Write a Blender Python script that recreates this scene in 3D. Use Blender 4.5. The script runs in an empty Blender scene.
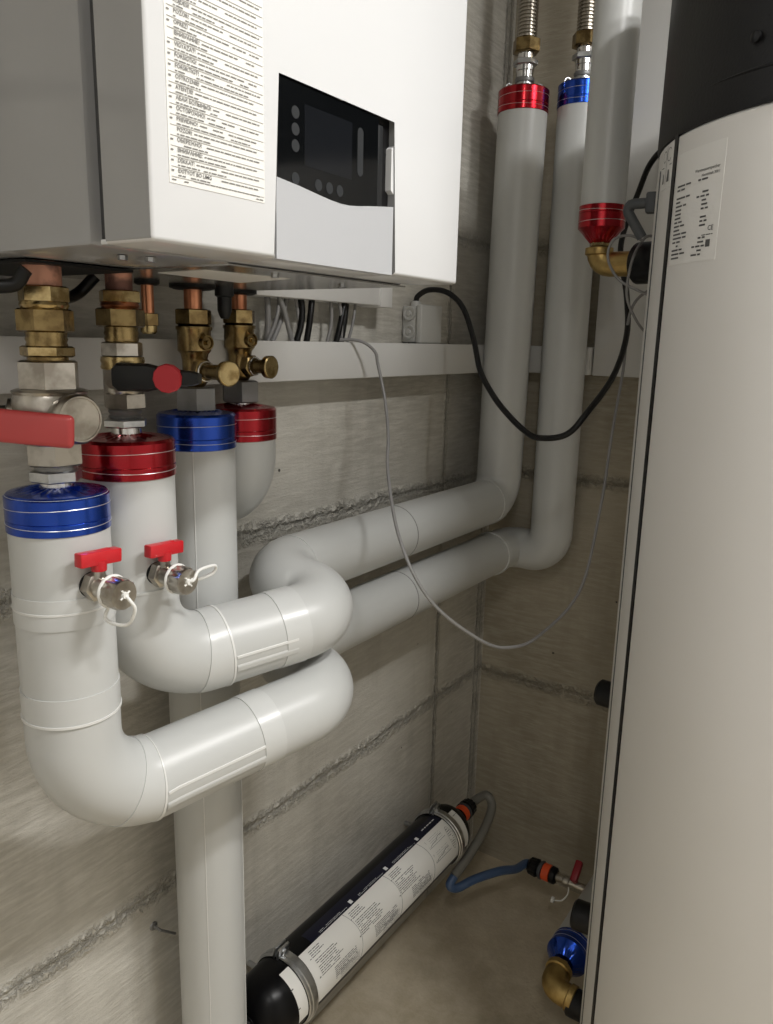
import bpy, bmesh, math, random
from mathutils import Vector, Matrix
random.seed(7)
PI = math.pi
V = Vector
scene = bpy.context.scene
COL = scene.collection

# ------------------------------------------------------------------ camera
cam_d = bpy.data.cameras.new('camera')
cam = bpy.data.objects.new('camera', cam_d)
COL.objects.link(cam)
R_ = [(0.56623854, -0.16565212, 0.80742386), (-0.82392779, -0.1407777, 0.54893045), (0.02273578, -0.97608453, -0.21619915)]
mw = Matrix.Identity(4)
for i in range(3):
    mw[i][0] = R_[i][0]; mw[i][1] = -R_[i][1]; mw[i][2] = -R_[i][2]
mw[0][3], mw[1][3], mw[2][3] = -1.69171, -0.84153, 1.35
cam.matrix_world = mw
cam_d.sensor_fit = 'HORIZONTAL'; cam_d.sensor_width = 36.0
cam_d.lens = 775.0 / 773.0 * 36.0
cam_d.clip_start = 0.02
scene.camera = cam

# ------------------------------------------------------------------ world, light, exposure
w = bpy.data.worlds.new('world'); scene.world = w; w.use_nodes = True
w.node_tree.nodes['Background'].inputs[0].default_value = (1, 0.97, 0.93, 1)
w.node_tree.nodes['Background'].inputs[1].default_value = 0.3
scene.view_settings.view_transform = 'Standard'
scene.view_settings.look = 'None'
scene.view_settings.gamma = 1.0
scene.view_settings.use_curve_mapping = False
scene.view_settings.exposure = 0.0
def area(name, loc, size, size_y, power, color, target, spread=PI):
    d = bpy.data.lights.new(name, 'AREA'); d.shape = 'RECTANGLE'
    d.size = size; d.size_y = size_y; d.energy = power; d.color = color; d.spread = spread
    o = bpy.data.objects.new(name, d); COL.objects.link(o); o.location = loc
    o.rotation_euler = (V(target) - V(loc)).to_track_quat('-Z', 'Y').to_euler()
    return o
LAMP = (-1.12, -1.30, 2.36)
LAMP2 = (-.62, -1.58, 2.36)
FILL_LAMP = (-2.25, -1.15, 2.36)  # added soft fill standing in for ambient light, not a known lamp
area('left_lamp_light', LAMP, 0.26, 0.08, 16, (1.0, 0.99, 0.975), (LAMP[0], LAMP[1], 0))
area('right_lamp_light', LAMP2, 0.30, 0.10, 20, (1.0, 0.99, 0.975), (LAMP2[0], LAMP2[1], 0))
area('side_fill_light', FILL_LAMP, 0.40, 0.12, 6, (1.0, 0.99, 0.975), (FILL_LAMP[0], FILL_LAMP[1], 0))

# ------------------------------------------------------------------ materials
def nmat(name, color, rough=0.5, metal=0.0, coat=0.0, bump=None, vary=None, spec=0.5, aniso=0.0):
    m = bpy.data.materials.new(name); m.use_nodes = True
    nt = m.node_tree; b = nt.nodes['Principled BSDF']
    b.inputs['Base Color'].default_value = (*color, 1)
    b.inputs['Roughness'].default_value = rough
    b.inputs['Metallic'].default_value = metal
    b.inputs['Coat Weight'].default_value = coat
    b.inputs['Specular IOR Level'].default_value = spec
    b.inputs['Anisotropic'].default_value = aniso
    tc = nt.nodes.new('ShaderNodeTexCoord')
    if vary:
        sc, c2, lo, hi = vary
        n = nt.nodes.new('ShaderNodeTexNoise'); n.inputs['Scale'].default_value = sc; n.inputs['Detail'].default_value = 5
        nt.links.new(tc.outputs['Object'], n.inputs['Vector'])
        r = nt.nodes.new('ShaderNodeMapRange'); r.inputs[1].default_value = lo; r.inputs[2].default_value = hi
        nt.links.new(n.outputs['Fac'], r.inputs[0])
        mx = nt.nodes.new('ShaderNodeMix'); mx.data_type = 'RGBA'
        mx.inputs[6].default_value = (*color, 1); mx.inputs[7].default_value = (*c2, 1)
        nt.links.new(r.outputs[0], mx.inputs[0]); nt.links.new(mx.outputs[2], b.inputs['Base Color'])
    if bump:
        sc, st, dist = bump
        n = nt.nodes.new('ShaderNodeTexNoise'); n.inputs['Scale'].default_value = sc; n.inputs['Detail'].default_value = 3
        nt.links.new(tc.outputs['Object'], n.inputs['Vector'])
        bp = nt.nodes.new('ShaderNodeBump'); bp.inputs['Strength'].default_value = st; bp.inputs['Distance'].default_value = dist
        nt.links.new(n.outputs['Fac'], bp.inputs['Height']); nt.links.new(bp.outputs[0], b.inputs['Normal'])
    return m

M = {}
M['jacket'] = nmat('pvc_jacket', (0.54, 0.548, 0.535), 0.36, bump=(9, 0.12, 0.004), vary=(3, (0.50, 0.508, 0.495), .4, .7))
M['tape'] = nmat('pvc_tape', (0.57, 0.578, 0.565), 0.28, bump=(30, 0.08, 0.002))
M['seam'] = nmat('pvc_seam', (0.72, 0.72, 0.70), 0.3)
M['seam_dark'] = nmat('open_joint', (0.22, 0.22, 0.21), 0.6)
M['blue'] = nmat('blue_foil', (0.012, 0.06, 0.42), 0.22, 0.9, coat=0.4, bump=(40, 0.10, 0.002), vary=(12, (0.02, 0.09, 0.55), .4, .7))
M['red'] = nmat('red_foil', (0.36, 0.006, 0.014), 0.22, 0.9, coat=0.4, bump=(40, 0.10, 0.002), vary=(12, (0.42, 0.01, 0.02), .4, .7))
M['silver'] = nmat('silver_line', (0.7, 0.7, 0.72), 0.3, 0.8)
M['brass'] = nmat('brass', (0.34, 0.25, 0.115), 0.27, 1.0, bump=(90, 0.3, 0.0012), vary=(60, (0.17, 0.115, 0.05), .42, .62))
M['brass_light'] = nmat('bright_brass', (0.54, 0.42, 0.21), 0.25, 1.0, bump=(80, 0.3, 0.0012), vary=(70, (0.30, 0.21, 0.09), .45, .62))
M['brass_cast'] = nmat('cast_brass', (0.50, 0.36, 0.14), 0.42, 1.0, bump=(300, 0.35, 0.001), vary=(60, (0.36, 0.24, 0.09), .4, .7))
M['copper'] = nmat('copper', (0.62, 0.27, 0.15), 0.30, 1.0, vary=(35, (0.40, 0.15, 0.08), .45, .65))
M['copper_soot'] = nmat('soldered_copper', (0.66, 0.34, 0.24), 0.5, 0.7, vary=(30, (0.20, 0.10, 0.08), .5, .6), bump=(40, .3, .002))
M['nickel'] = nmat('nickel', (0.56, 0.53, 0.48), 0.28, 1.0, bump=(40, 0.1, 0.001), vary=(35, (0.33, 0.30, 0.26), .45, .62))
M['zinc'] = nmat('zinc_steel', (0.60, 0.61, 0.62), 0.30, 1.0, vary=(50, (0.38, 0.39, 0.40), .45, .7))
M['iron'] = nmat('grey_iron', (0.27, 0.27, 0.27), 0.45, 0.8, vary=(40, (0.2, 0.2, 0.2), .45, .7))
M['chrome'] = nmat('chrome', (0.7, 0.7, 0.7), 0.15, 1.0)
M['lever'] = nmat('red_lever_coating', (0.46, 0.05, 0.05), 0.35, coat=0.3, bump=(30, .15, .002))
M['redplastic'] = nmat('red_plastic', (0.55, 0.012, 0.02), 0.35, coat=0.2)
M['redmatte'] = nmat('red_button_plastic', (0.60, 0.03, 0.045), 0.5)
M['darkred'] = nmat('dark_red_plastic', (0.28, 0.01, 0.02), 0.4)
M['whiteplastic'] = nmat('white_plastic', (0.82, 0.82, 0.79), 0.35)
M['black'] = nmat('black_plastic', (0.004, 0.004, 0.0045), 0.38, spec=.3)
M['blackhandle'] = nmat('black_handle', (0.015, 0.016, 0.017), 0.42, spec=.35)
M['greyplastic'] = nmat('grey_plastic', (0.065, 0.07, 0.075), 0.45, spec=.4)
M['rubber'] = nmat('black_rubber', (0.004, 0.004, 0.004), 0.55, spec=.3)
M['boiler'] = nmat('white_enamel', (0.70, 0.705, 0.71), 0.22, coat=0.15)
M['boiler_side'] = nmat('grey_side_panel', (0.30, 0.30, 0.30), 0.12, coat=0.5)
M['boiler_gap'] = nmat('casing_gap', (0.06, 0.06, 0.06), 0.5)
M['flap'] = nmat('silver_grey_flap', (0.52, 0.53, 0.55), 0.35, metal=0.2)
M['glass'] = nmat('black_display_glass', (0.003, 0.0035, 0.004), 0.10, spec=.28)
M['screen'] = nmat('dark_screen', (0.008, 0.009, 0.011), 0.15, spec=.28)
M['touch'] = nmat('touch_mark', (0.028, 0.030, 0.032), 0.5, spec=.2)
M['galv'] = nmat('galvanised_sheet', (0.50, 0.49, 0.47), 0.22, 0.9, vary=(20, (0.42, 0.41, 0.39), .4, .7))
M['paper'] = nmat('label_paper', (0.80, 0.79, 0.75), 0.5)
M['film'] = nmat('label_film', (0.76, 0.75, 0.72), 0.3)
M['ink'] = nmat('print_ink', (0.09, 0.09, 0.09), 0.6)
M['ink_grey'] = nmat('grey_print', (0.30, 0.30, 0.29), 0.6)
M['ink_label'] = nmat('soft_black_print', (0.20, 0.195, 0.19), 0.6)
M['ink_rule'] = nmat('ruling_print', (0.58, 0.57, 0.55), 0.6)
M['navy'] = nmat('navy_print', (0.007, 0.008, 0.020), 0.35, spec=.3)
M['white_ink'] = nmat('white_print', (0.75, 0.75, 0.75), 0.5)
M['trunk'] = nmat('white_pvc_trunking', (0.66, 0.655, 0.635), 0.42)
M['jbox'] = nmat('light_grey_plastic', (0.50, 0.50, 0.48), 0.5)
M['greycable'] = nmat('grey_cable', (0.23, 0.225, 0.22), 0.45)
M['blackcable'] = nmat('black_cable', (0.004, 0.004, 0.004), 0.4, spec=.35)
M['hose'] = nmat('grey_hose', (0.17, 0.165, 0.145), 0.45)
M['hoseblue'] = nmat('blue_hose', (0.055, 0.10, 0.20), 0.35)
M['orange'] = nmat('orange_plastic', (0.75, 0.09, 0.02), 0.4)
M['steelhose'] = nmat('corrugated_steel', (0.45, 0.42, 0.37), 0.25, 1.0)
M['tank'] = nmat('tank_white_foil', (0.74, 0.725, 0.70), 0.5, bump=(14, 0.05, 0.004), vary=(2.5, (0.70, 0.685, 0.655), .4, .7))
M['lid'] = nmat('black_lid', (0.006, 0.006, 0.0065), 0.5, spec=.35, bump=(260, 0.35, 0.001))
M['filter'] = nmat('filter_black', (0.003, 0.003, 0.0035), 0.30, spec=.2)
M['lampbody'] = nmat('lamp_body', (0.75, 0.75, 0.75), 0.4)
em = bpy.data.materials.new('lamp_diffuser'); em.use_nodes = True
em.node_tree.nodes['Principled BSDF'].inputs['Emission Color'].default_value = (1, .95, .87, 1)
em.node_tree.nodes['Principled BSDF'].inputs['Emission Strength'].default_value = 6.0
M['emit'] = em
M['plaster'] = nmat('light_plaster', (0.68, 0.675, 0.66), 0.8, bump=(60, .2, .003))

def concrete(name, base, dark, light, plane, seams, vseams, board=True):
    """board-marked concrete; plane gives the in-wall horizontal axis"""
    m = bpy.data.materials.new(name); m.use_nodes = True
    nt = m.node_tree; N = nt.nodes; L = nt.links; b = N['Principled BSDF']
    b.inputs['Roughness'].default_value = 0.78; b.inputs['Specular IOR Level'].default_value = 0.3
    tc = N.new('ShaderNodeTexCoord')
    sx = N.new('ShaderNodeSeparateXYZ'); L.new(tc.outputs['Object'], sx.inputs[0])
    U = sx.outputs[plane]; Z = sx.outputs[2 if plane != 2 else 1]
    def math_(op, a, c=None, clamp=False):
        n = N.new('ShaderNodeMath'); n.operation = op; n.use_clamp = clamp
        for i, v in enumerate((a, c)):
            if v is None: continue
            if isinstance(v, (int, float)): n.inputs[i].default_value = v
            else: L.new(v, n.inputs[i])
        return n.outputs[0]
    def noise(scale, stretch=(1, 1, 1), detail=6, rough=.55, dist=0):
        mp = N.new('ShaderNodeMapping'); mp.inputs['Scale'].default_value = stretch
        L.new(tc.outputs['Object'], mp.inputs[0])
        n = N.new('ShaderNodeTexNoise'); n.inputs['Scale'].default_value = scale; n.inputs['Detail'].default_value = detail
        n.inputs['Roughness'].default_value = rough; n.inputs['Distortion'].default_value = dist
        L.new(mp.outputs[0], n.inputs['Vector']); return n.outputs['Fac']
    def rng(v, a, c, o0=0., o1=1.):
        n = N.new('ShaderNodeMapRange'); n.inputs[1].default_value = a; n.inputs[2].default_value = c
        n.inputs[3].default_value = o0; n.inputs[4].default_value = o1; L.new(v, n.inputs[0]); return n.outputs[0]
    def mix(f, a, c):
        n = N.new('ShaderNodeMix'); n.data_type = 'RGBA'
        L.new(f, n.inputs[0])
        for i, v in ((6, a), (7, c)):
            if isinstance(v, tuple): n.inputs[i].default_value = (*v, 1)
            else: L.new(v, n.inputs[i])
        return n.outputs[2]
    big = noise(2.2, detail=8, rough=.6, dist=.6)
    st = (1, 1, 8) if board else (1, 1, 1)
    grain = noise(16, st, 6, .65, .3)
    fine = noise(120, (1, 1, 3) if board else (1, 1, 1), 3, .6)
    c = mix(rng(big, .37, .63), dark, base)
    c = mix(rng(grain, .42, .70, 0, .6), c, light)
    c = mix(rng(fine, .60, .85, 0, .35), c, dark)
    vert = noise(5, (2.2, 2.2, .25), 4, .6)
    c = mix(rng(vert, .52, .75, 0, .4), c, tuple(x * .72 for x in dark))
    pit = N.new('ShaderNodeTexVoronoi'); pit.inputs['Scale'].default_value = 11
    L.new(tc.outputs['Object'], pit.inputs['Vector'])
    pm = rng(pit.outputs['Distance'], .022, .034, 1, 0)
    c = mix(math_('MULTIPLY', pm, .85), c, (0.05, 0.045, 0.04))
    h = math_('MULTIPLY', grain, .5); h = math_('ADD', h, math_('MULTIPLY', fine, .35))
    h = math_('SUBTRACT', h, math_('MULTIPLY', pm, 1.5))
    wob = math_('MULTIPLY', math_('SUBTRACT', noise(9, (1, 1, 1), 5, .7), .5), .035)
    rag = noise(70, (1, 1, 1), 4, .7)
    for coord, vals, wd in ((Z, seams, .006), (U, vseams, .0034)):
        for s in vals:
            d = math_('ABSOLUTE', math_('SUBTRACT', math_('ADD', coord, wob if wd > .004 else math_('MULTIPLY', wob, .15)), s))
            ln = rng(d, wd * .3, wd, 1, 0)
            ln2 = math_('MULTIPLY', rng(d, wd, wd * 3.6, 1, 0), rng(rag, .42, .56, 0, 1))
            c = mix(math_('MULTIPLY', ln2, .75), c, light)
            c = mix(math_('MULTIPLY', ln, math_('MULTIPLY', rng(rag, .35, .6, .1, 1), .38 if wd > .004 else .6)), c, tuple(x * .5 for x in dark))
            h = math_('ADD', h, math_('MULTIPLY', ln2, 2.0)); h = math_('SUBTRACT', h, math_('MULTIPLY', ln, 1.6))
    bp = N.new('ShaderNodeBump'); bp.inputs['Strength'].default_value = .9; bp.inputs['Distance'].default_value = .0035
    L.new(h, bp.inputs['Height']); L.new(bp.outputs[0], b.inputs['Normal'])
    L.new(c, b.inputs['Base Color'])
    return m
M['concA'] = concrete('board_marked_concrete', (0.56, 0.54, 0.485), (0.39, 0.37, 0.325), (0.68, 0.66, 0.60), 0, (.535, 1.045, 1.56), (-.235, -.022, -.04))
M['concB'] = concrete('smooth_concrete', (0.43, 0.385, 0.30), (0.31, 0.275, 0.21), (0.50, 0.46, 0.37), 1, (.528, 1.05, 1.56), ())
M['floor'] = concrete('floor_concrete', (0.60, 0.52, 0.39), (0.44, 0.375, 0.265), (0.68, 0.605, 0.48), 0, (), (), board=False)

# ------------------------------------------------------------------ mesh helpers
def finish(name, bm, mat, parent=None, sharp=38, loc=None):
    bmesh.ops.recalc_face_normals(bm, faces=bm.faces)
    lim = math.radians(sharp)
    for f in bm.faces: f.smooth = True
    for e in bm.edges:
        e.smooth = not (len(e.link_faces) == 2 and e.calc_face_angle(0) > lim)
    me = bpy.data.meshes.new(name); 
    bm.to_mesh(me); bm.free()
    for m in (mat if isinstance(mat, (list, tuple)) else [mat]): me.materials.append(m)
    o = bpy.data.objects.new(name, me); COL.objects.link(o)
    if parent is not None:
        o.parent = parent
        o.location = -parent.location
    return o
def tag(o, label=None, cat=None, group=None, kind=None):
    if label: o['label'] = label
    if cat: o['category'] = cat
    if group: o['group'] = group
    if kind: o['kind'] = kind
    return o
def thing(name, label, cat, loc=(0, 0, 0), group=None):
    o = bpy.data.objects.new(name, None); COL.objects.link(o); o.location = loc
    o.empty_display_size = .05
    return tag(o, label, cat, group)
def sub(name, bm, mat, parent, sharp=38):
    """child of a mesh part (parts keep world coordinates in their meshes)"""
    o = finish(name, bm, mat, None, sharp); o.parent = parent
    return o
def B(): return bmesh.new()
def box(bm, c, s, bevel=0, rot=None, segs=2):
    m = Matrix.Translation(V(c)) @ (rot.to_4x4() if rot else Matrix.Identity(4)) @ Matrix.Diagonal((s[0], s[1], s[2], 1))
    r = bmesh.ops.create_cube(bm, size=1, matrix=m)
    if bevel:
        es = list({e for v in r['verts'] for e in v.link_edges})
        bmesh.ops.bevel(bm, geom=es, offset=bevel, segments=segs, profile=.5, affect='EDGES')
def box2(bm, a, b, bevel=0, segs=2):
    a, b = V(a), V(b); box(bm, (a + b) / 2, [abs(x) for x in (b - a)], bevel, None, segs)
def frame_of(d):
    d = V(d).normalized(); up = V((0, 0, 1)) if abs(d.z) < .95 else V((1, 0, 0))
    x = up.cross(d).normalized(); y = d.cross(x)
    return x, y, d
def lathe(bm, o, d, prof, seg=32, phase=0.0, cap=True):
    """prof: (distance along d, radius)"""
    x, y, d = frame_of(d); o = V(o); rings = []
    for h, r in prof:
        rings.append([bm.verts.new(o + d * h + (x * math.cos(a) + y * math.sin(a)) * max(r, 1e-5)) for a in [phase + 2 * PI * i / seg for i in range(seg)]])
    for a, b in zip(rings, rings[1:]):
        for i in range(seg):
            bm.faces.new((a[i], a[(i + 1) % seg], b[(i + 1) % seg], b[i]))
    if cap:
        bm.faces.new(rings[0][::-1]); bm.faces.new(rings[-1])
def hexnut(bm, o, d, h, r, phase=0.2, ch=.12):
    """hexagon nut, r across corners"""
    c = r * ch
    lathe(bm, o, d, [(0, r - c), (c * .6, r), (h - c * .6, r), (h, r - c)], 6, phase)
def fillet(pts, rads, step=.006):
    """polyline with rounded corners"""
    pts = [V(p) for p in pts]; out = [pts[0]]
    for i in range(1, len(pts) - 1):
        p, a, b = pts[i], pts[i - 1], pts[i + 1]; r = rads[i - 1]
        u = (a - p).normalized(); v = (b - p).normalized(); ang = u.angle(v)
        if r <= 0 or ang > PI - .02: out.append(p); continue
        t = r / math.tan(ang / 2); t = min(t, (a - p).length * .499 if i > 1 else (a - p).length * .98, (b - p).length * .499 if i < len(pts) - 2 else (b - p).length * .98)
        r2 = t * math.tan(ang / 2)
        c = p + (u + v).normalized() * (r2 / math.sin(ang / 2))
        s = p + u * t; e = p + v * t; n = max(4, int(r2 * (PI - ang) / step))
        cs, ce = s - c, e - c; tot = cs.angle(ce); axis = cs.cross(ce).normalized()
        for k in range(n + 1):
            out.append(c + Matrix.Rotation(tot * k / n, 3, axis) @ cs)
    out.append(pts[-1]); return out
def spline(pts, n=10):
    """Catmull-Rom through points"""
    P = [V(p) for p in pts]; P = [P[0] * 2 - P[1]] + P + [P[-1] * 2 - P[-2]]; out = []
    for i in range(1, len(P) - 2):
        for k in range(n):
            t = k / n; a, b, c, d = P[i - 1:i + 3]
            out.append(.5 * ((2 * b) + (c - a) * t + (2 * a - 5 * b + 4 * c - d) * t * t + (3 * b - a - 3 * c + d) * t ** 3))
    out.append(P[-2]); return out
def frames(path):
    T = [(path[min(i + 1, len(path) - 1)] - path[max(i - 1, 0)]).normalized() for i in range(len(path))]
    x = frame_of(T[0])[0]; F = []
    for i, t in enumerate(T):
        x = (x - t * x.dot(t)).normalized(); F.append((x, t.cross(x), t))
    return F
def tube(bm, path, r, seg=12, cap=True, F=None):
    path = [V(p) for p in path]; F = F or frames(path); rings = []
    for i, p in enumerate(path):
        rr = r(i) if callable(r) else r
        x, y, t = F[i]
        rings.append([bm.verts.new(p + (x * math.cos(2 * PI * k / seg) + y * math.sin(2 * PI * k / seg)) * rr) for k in range(seg)])
    for a, b in zip(rings, rings[1:]):
        for k in range(seg): bm.faces.new((a[k], a[(k + 1) % seg], b[(k + 1) % seg], b[k]))
    if cap: bm.faces.new(rings[0][::-1]); bm.faces.new(rings[-1])
def torus(bm, c, d, R, r, seg=32, s2=8, a0=0, a1=2 * PI):
    x, y, d = frame_of(d); c = V(c)
    full = abs(a1 - a0 - 2 * PI) < 1e-4
    n = seg if full else seg + 1; rings = []
    for i in range(n):
        a = a0 + (a1 - a0) * i / seg; u = x * math.cos(a) + y * math.sin(a)
        rings.append([bm.verts.new(c + u * (R + r * math.cos(b)) + d * r * math.sin(b)) for b in [2 * PI * k / s2 for k in range(s2)]])
    for i in range(seg):
        a, b = rings[i], rings[(i + 1) % n]
        for k in range(s2): bm.faces.new((a[k], a[(k + 1) % s2], b[(k + 1) % s2], b[k]))
    if not full: bm.faces.new(rings[0][::-1]); bm.faces.new(rings[-1])
def arclen(path):
    s = [0]
    for a, b in zip(path, path[1:]): s.append(s[-1] + (b - a).length)
    return s
def subpath(path, F, a, b, n=None):
    """points and frames between arc lengths a and b"""
    s = arclen(path)
    def at(t):
        t = min(max(t, 0), s[-1] - 1e-6)
        for i in range(len(s) - 1):
            if s[i + 1] >= t:
                k = (t - s[i]) / max(s[i + 1] - s[i], 1e-9)
                f = tuple(F[i][j].lerp(F[i + 1][j], k).normalized() for j in range(3))
                return path[i].lerp(path[i + 1], k), f
        return path[-1], F[-1]
    n = n or max(2, int((b - a) / .006) + 1)
    r = [at(a + (b - a) * i / n) for i in range(n + 1)]
    return [q[0] for q in r], [q[1] for q in r]
def patch(bm, fn, w, h, nu, nv, th=0.0):
    """rectangular sheet laid on a surface: fn(u, v, lift) -> point; given thickness th"""
    top = [[bm.verts.new(fn(w[0] + (w[1] - w[0]) * i / nu, h[0] + (h[1] - h[0]) * j / nv, th)) for j in range(nv + 1)] for i in range(nu + 1)]
    bot = [[bm.verts.new(fn(w[0] + (w[1] - w[0]) * i / nu, h[0] + (h[1] - h[0]) * j / nv, 0)) for j in range(nv + 1)] for i in range(nu + 1)]
    for i in range(nu):
        for j in range(nv):
            bm.faces.new((top[i][j], top[i + 1][j], top[i + 1][j + 1], top[i][j + 1]))
            bm.faces.new((bot[i][j], bot[i][j + 1], bot[i + 1][j + 1], bot[i + 1][j]))
    for i in range(nu):
        bm.faces.new((top[i][0], bot[i][0], bot[i + 1][0], top[i + 1][0])); bm.faces.new((top[i][nv], top[i + 1][nv], bot[i + 1][nv], bot[i][nv]))
    for j in range(nv):
        bm.faces.new((top[0][j], top[0][j + 1], bot[0][j + 1], bot[0][j])); bm.faces.new((top[nu][j], bot[nu][j], bot[nu][j + 1], top[nu][j + 1]))
_txt = {}
def text_into(bm, s, size, fn, u0, v0, align='l', bold=0.0, lift=.00035):
    """lay the glyphs of s on a surface via fn(u, v, lift); u right, v up"""
    key = (s, bold)
    if key not in _txt:
        c = bpy.data.curves.new('t', 'FONT'); c.body = s; c.size = 1; c.offset = bold; c.resolution_u = 2
        o = bpy.data.objects.new('t', c); COL.objects.link(o)
        dg = bpy.context.evaluated_depsgraph_get(); me = bpy.data.meshes.new_from_object(o.evaluated_get(dg))
        _txt[key] = ([tuple(v.co) for v in me.vertices], [tuple(p.vertices) for p in me.polygons])
        bpy.data.objects.remove(o); bpy.data.curves.remove(c); bpy.data.meshes.remove(me)
    vs, fs = _txt[key]
    if not vs: return 0
    wd = max(v[0] for v in vs) * size; off = 0 if align == 'l' else (-wd if align == 'r' else -wd / 2)
    vv = [bm.verts.new(fn(u0 + off + v[0] * size, v0 + v[1] * size, lift)) for v in vs]
    for f in fs:
        try: bm.faces.new([vv[i] for i in f])
        except ValueError: pass
    return wd
def words(bm, fn, u0, u1, v, hgt, lift=.00035, fill=.9, mn=2, mx=7):
    """a line of print too small to read: word-shaped dashes"""
    u = u0
    while u < u1 - hgt:
        n = random.randint(mn, mx) * hgt * .7; e = min(u + n, u1)
        if random.random() < fill:
            q = [bm.verts.new(fn(a, b, lift)) for a, b in ((u, v), (e, v), (e, v + hgt * .55), (u, v + hgt * .55))]
            bm.faces.new(q)
        u = e + hgt * .55
def flat(name, bm, mat, parent):
    for f in bm.faces: f.smooth = False
    me = bpy.data.meshes.new(name); bm.to_mesh(me); bm.free(); me.materials.append(mat)
    o = bpy.data.objects.new(name, me); COL.objects.link(o); o.parent = parent
    if parent.type == 'EMPTY': o.location = -parent.location
    return o

# ------------------------------------------------------------------ room shell
def slab(name, a, b, mat):
    bm = B(); box2(bm, a, b); o = finish(name, bm, mat); o['kind'] = 'structure'; return o
X0, Y0, ZC = -2.75, -2.7, 2.5
slab('floor', (X0 - .1, Y0 - .1, -.1), (.1, .1, 0), M['floor'])
slab('wall_left', (X0 - .1, 0, 0), (.1, .1, ZC), M['concA'])
slab('wall_right', (0, Y0 - .1, 0), (.1, 0, ZC), M['concB'])
slab('wall_rear', (X0 - .1, Y0 - .1, 0), (0, Y0, ZC), M['plaster'])
slab('wall_side', (X0 - .1, Y0, 0), (X0, 0, ZC), M['plaster'])
slab('ceiling', (X0 - .1, Y0 - .1, ZC), (.1, .1, ZC + .1), M['plaster'])

for LQ, lbl in ((LAMP, 'small white ceiling lamp over the middle of the plant room'), (LAMP2, 'small white ceiling lamp above the storage tank side'), (FILL_LAMP, 'small white fill lamp added on the ceiling near the side wall')):  # the fixture near the side wall only houses the added fill light
    lamp = thing('ceiling_lamp', lbl, 'lamp', (LQ[0], LQ[1], ZC))
    bm = B(); box2(bm, (LQ[0] - .21, LQ[1] - .09, ZC - .06), (LQ[0] + .21, LQ[1] + .09, ZC), .008); finish('housing', bm, M['lampbody'], lamp)
    bm = B(); box2(bm, (LQ[0] - .19, LQ[1] - .075, ZC - .085), (LQ[0] + .19, LQ[1] + .075, ZC - .06), .006); finish('diffuser', bm, M['emit'], lamp)

# ------------------------------------------------------------------ storage tank
TC = V((-.4755, -.7915, 0)); TR = .3; TZ = 1.602
def on_tank(deg_, z, r=TR): a = math.radians(deg_); return TC + V((math.cos(a) * r, math.sin(a) * r, z))
tank = thing('hot_water_tank', 'tall white cylindrical storage tank with a black lid at the right edge', 'tank', TC)
bm = B(); lathe(bm, TC, (0, 0, 1), [(.03, TR - .01), (.04, TR), (TZ - .005, TR), (TZ, TR - .004)], 160); finish('shell', bm, M['tank'], tank)
bm = B(); lathe(bm, TC, (0, 0, 1), [(0, TR - .03), (.03, TR - .03)], 96); finish('foot_ring', bm, M['rubber'], tank)
bm = B(); lathe(bm, TC, (0, 0, 1), [(TZ - .002, TR + .001), (TZ + .004, TR + .003), (TZ + .26, TR + .002), (TZ + .30, TR - .02), (TZ + .31, TR - .06)], 160)
lid = finish('lid', bm, M['lid'], tank, 30)
bm = B(); fl = lambda u, v, l: TC + V((math.cos(u) * (TR + .002 + l), math.sin(u) * (TR + .002 + l), v))
bmesh.ops.create_cube(bm, size=.001); bmesh.ops.delete(bm, geom=bm.verts[:], context='VERTS')
tube(bm, [fl(math.radians(138 + i * 2), TZ + .034, .0005) for i in range(70)], lambda i: .0004 + .0026 * min(1, i / 12), 8)
sub('lid_step', bm, M['lid'], lid)
bm = B()
for dg, zz in ((152, TZ + .063),):
    p = on_tank(dg, zz, TR + .006); lathe(bm, p, V((math.cos(math.radians(dg)), math.sin(math.radians(dg)), 0)), [(0, .006), (.003, .006), (.005, .003)], 16)
sub('screw', bm, M['black'], lid).location = (0, 0, 0)
def tfn(th0):
    def fn(u, v, l): a = math.radians(th0) + u / TR; return TC + V((math.cos(a) * (TR + l), math.sin(a) * (TR + l), v))
    return fn
bm = B(); fn = tfn(127.3); patch(bm, fn, (-.0045, .0045), (.04, TZ), 2, 40, .0015); finish('seam_strip', bm, M['black'], tank)
bm = B(); fn = tfn(115.5); patch(bm, fn, (-.0015, .0015), (.04, TZ - .03), 2, 40, .001); finish('seam_strip', bm, M['greyplastic'], tank)
bm = B(); fn = tfn(129.1); W_ = .091; patch(bm, fn, (0, W_), (1.448, 1.576), 16, 2, .0004); lab = finish('rating_label', bm, M['film'], tank)
lab['label'] = 'printed rating label'
bm = B()
f3 = lambda u, v, l: fn(u, v, l)
for s, v in (('Warmwasser', 1.536), ('Speicher', 1.5305)): pass
z = 1.549
text_into(bm, 'Warmwasserspeicher', .0048, f3, .085, 1.5475, 'r', .01, .0008)
text_into(bm, 'Nenninhalt 300 l', .0044, f3, .085, 1.5415, 'r', .01, .0008)
random.seed(11)
for i in range(19):
    v = 1.5375 - i * .0046
    words(bm, f3, .006, .006 + random.choice((.014, .018, .024, .030)), v, .0036, .0008, .97, 3, 8)
    if i not in (1, 2, 8, 12, 13): words(bm, f3, .060 - random.choice((0, .0, .010)), .072, v, .0036, .0008, 1.0, 2, 4)
text_into(bm, 'CE', .0075, f3, .075, 1.481, 'l', .01, .0008)
words(bm, f3, .066, .084, 1.476, .0018, .0008)
q = [bm.verts.new(f3(a, b, .0008)) for a, b in ((.074, 1.463), (.081, 1.463), (.081, 1.471), (.074, 1.471))]; bm.faces.new(q)
flat('printed_text', bm, M['ink'], lab).location = (0, 0, 0)
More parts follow.
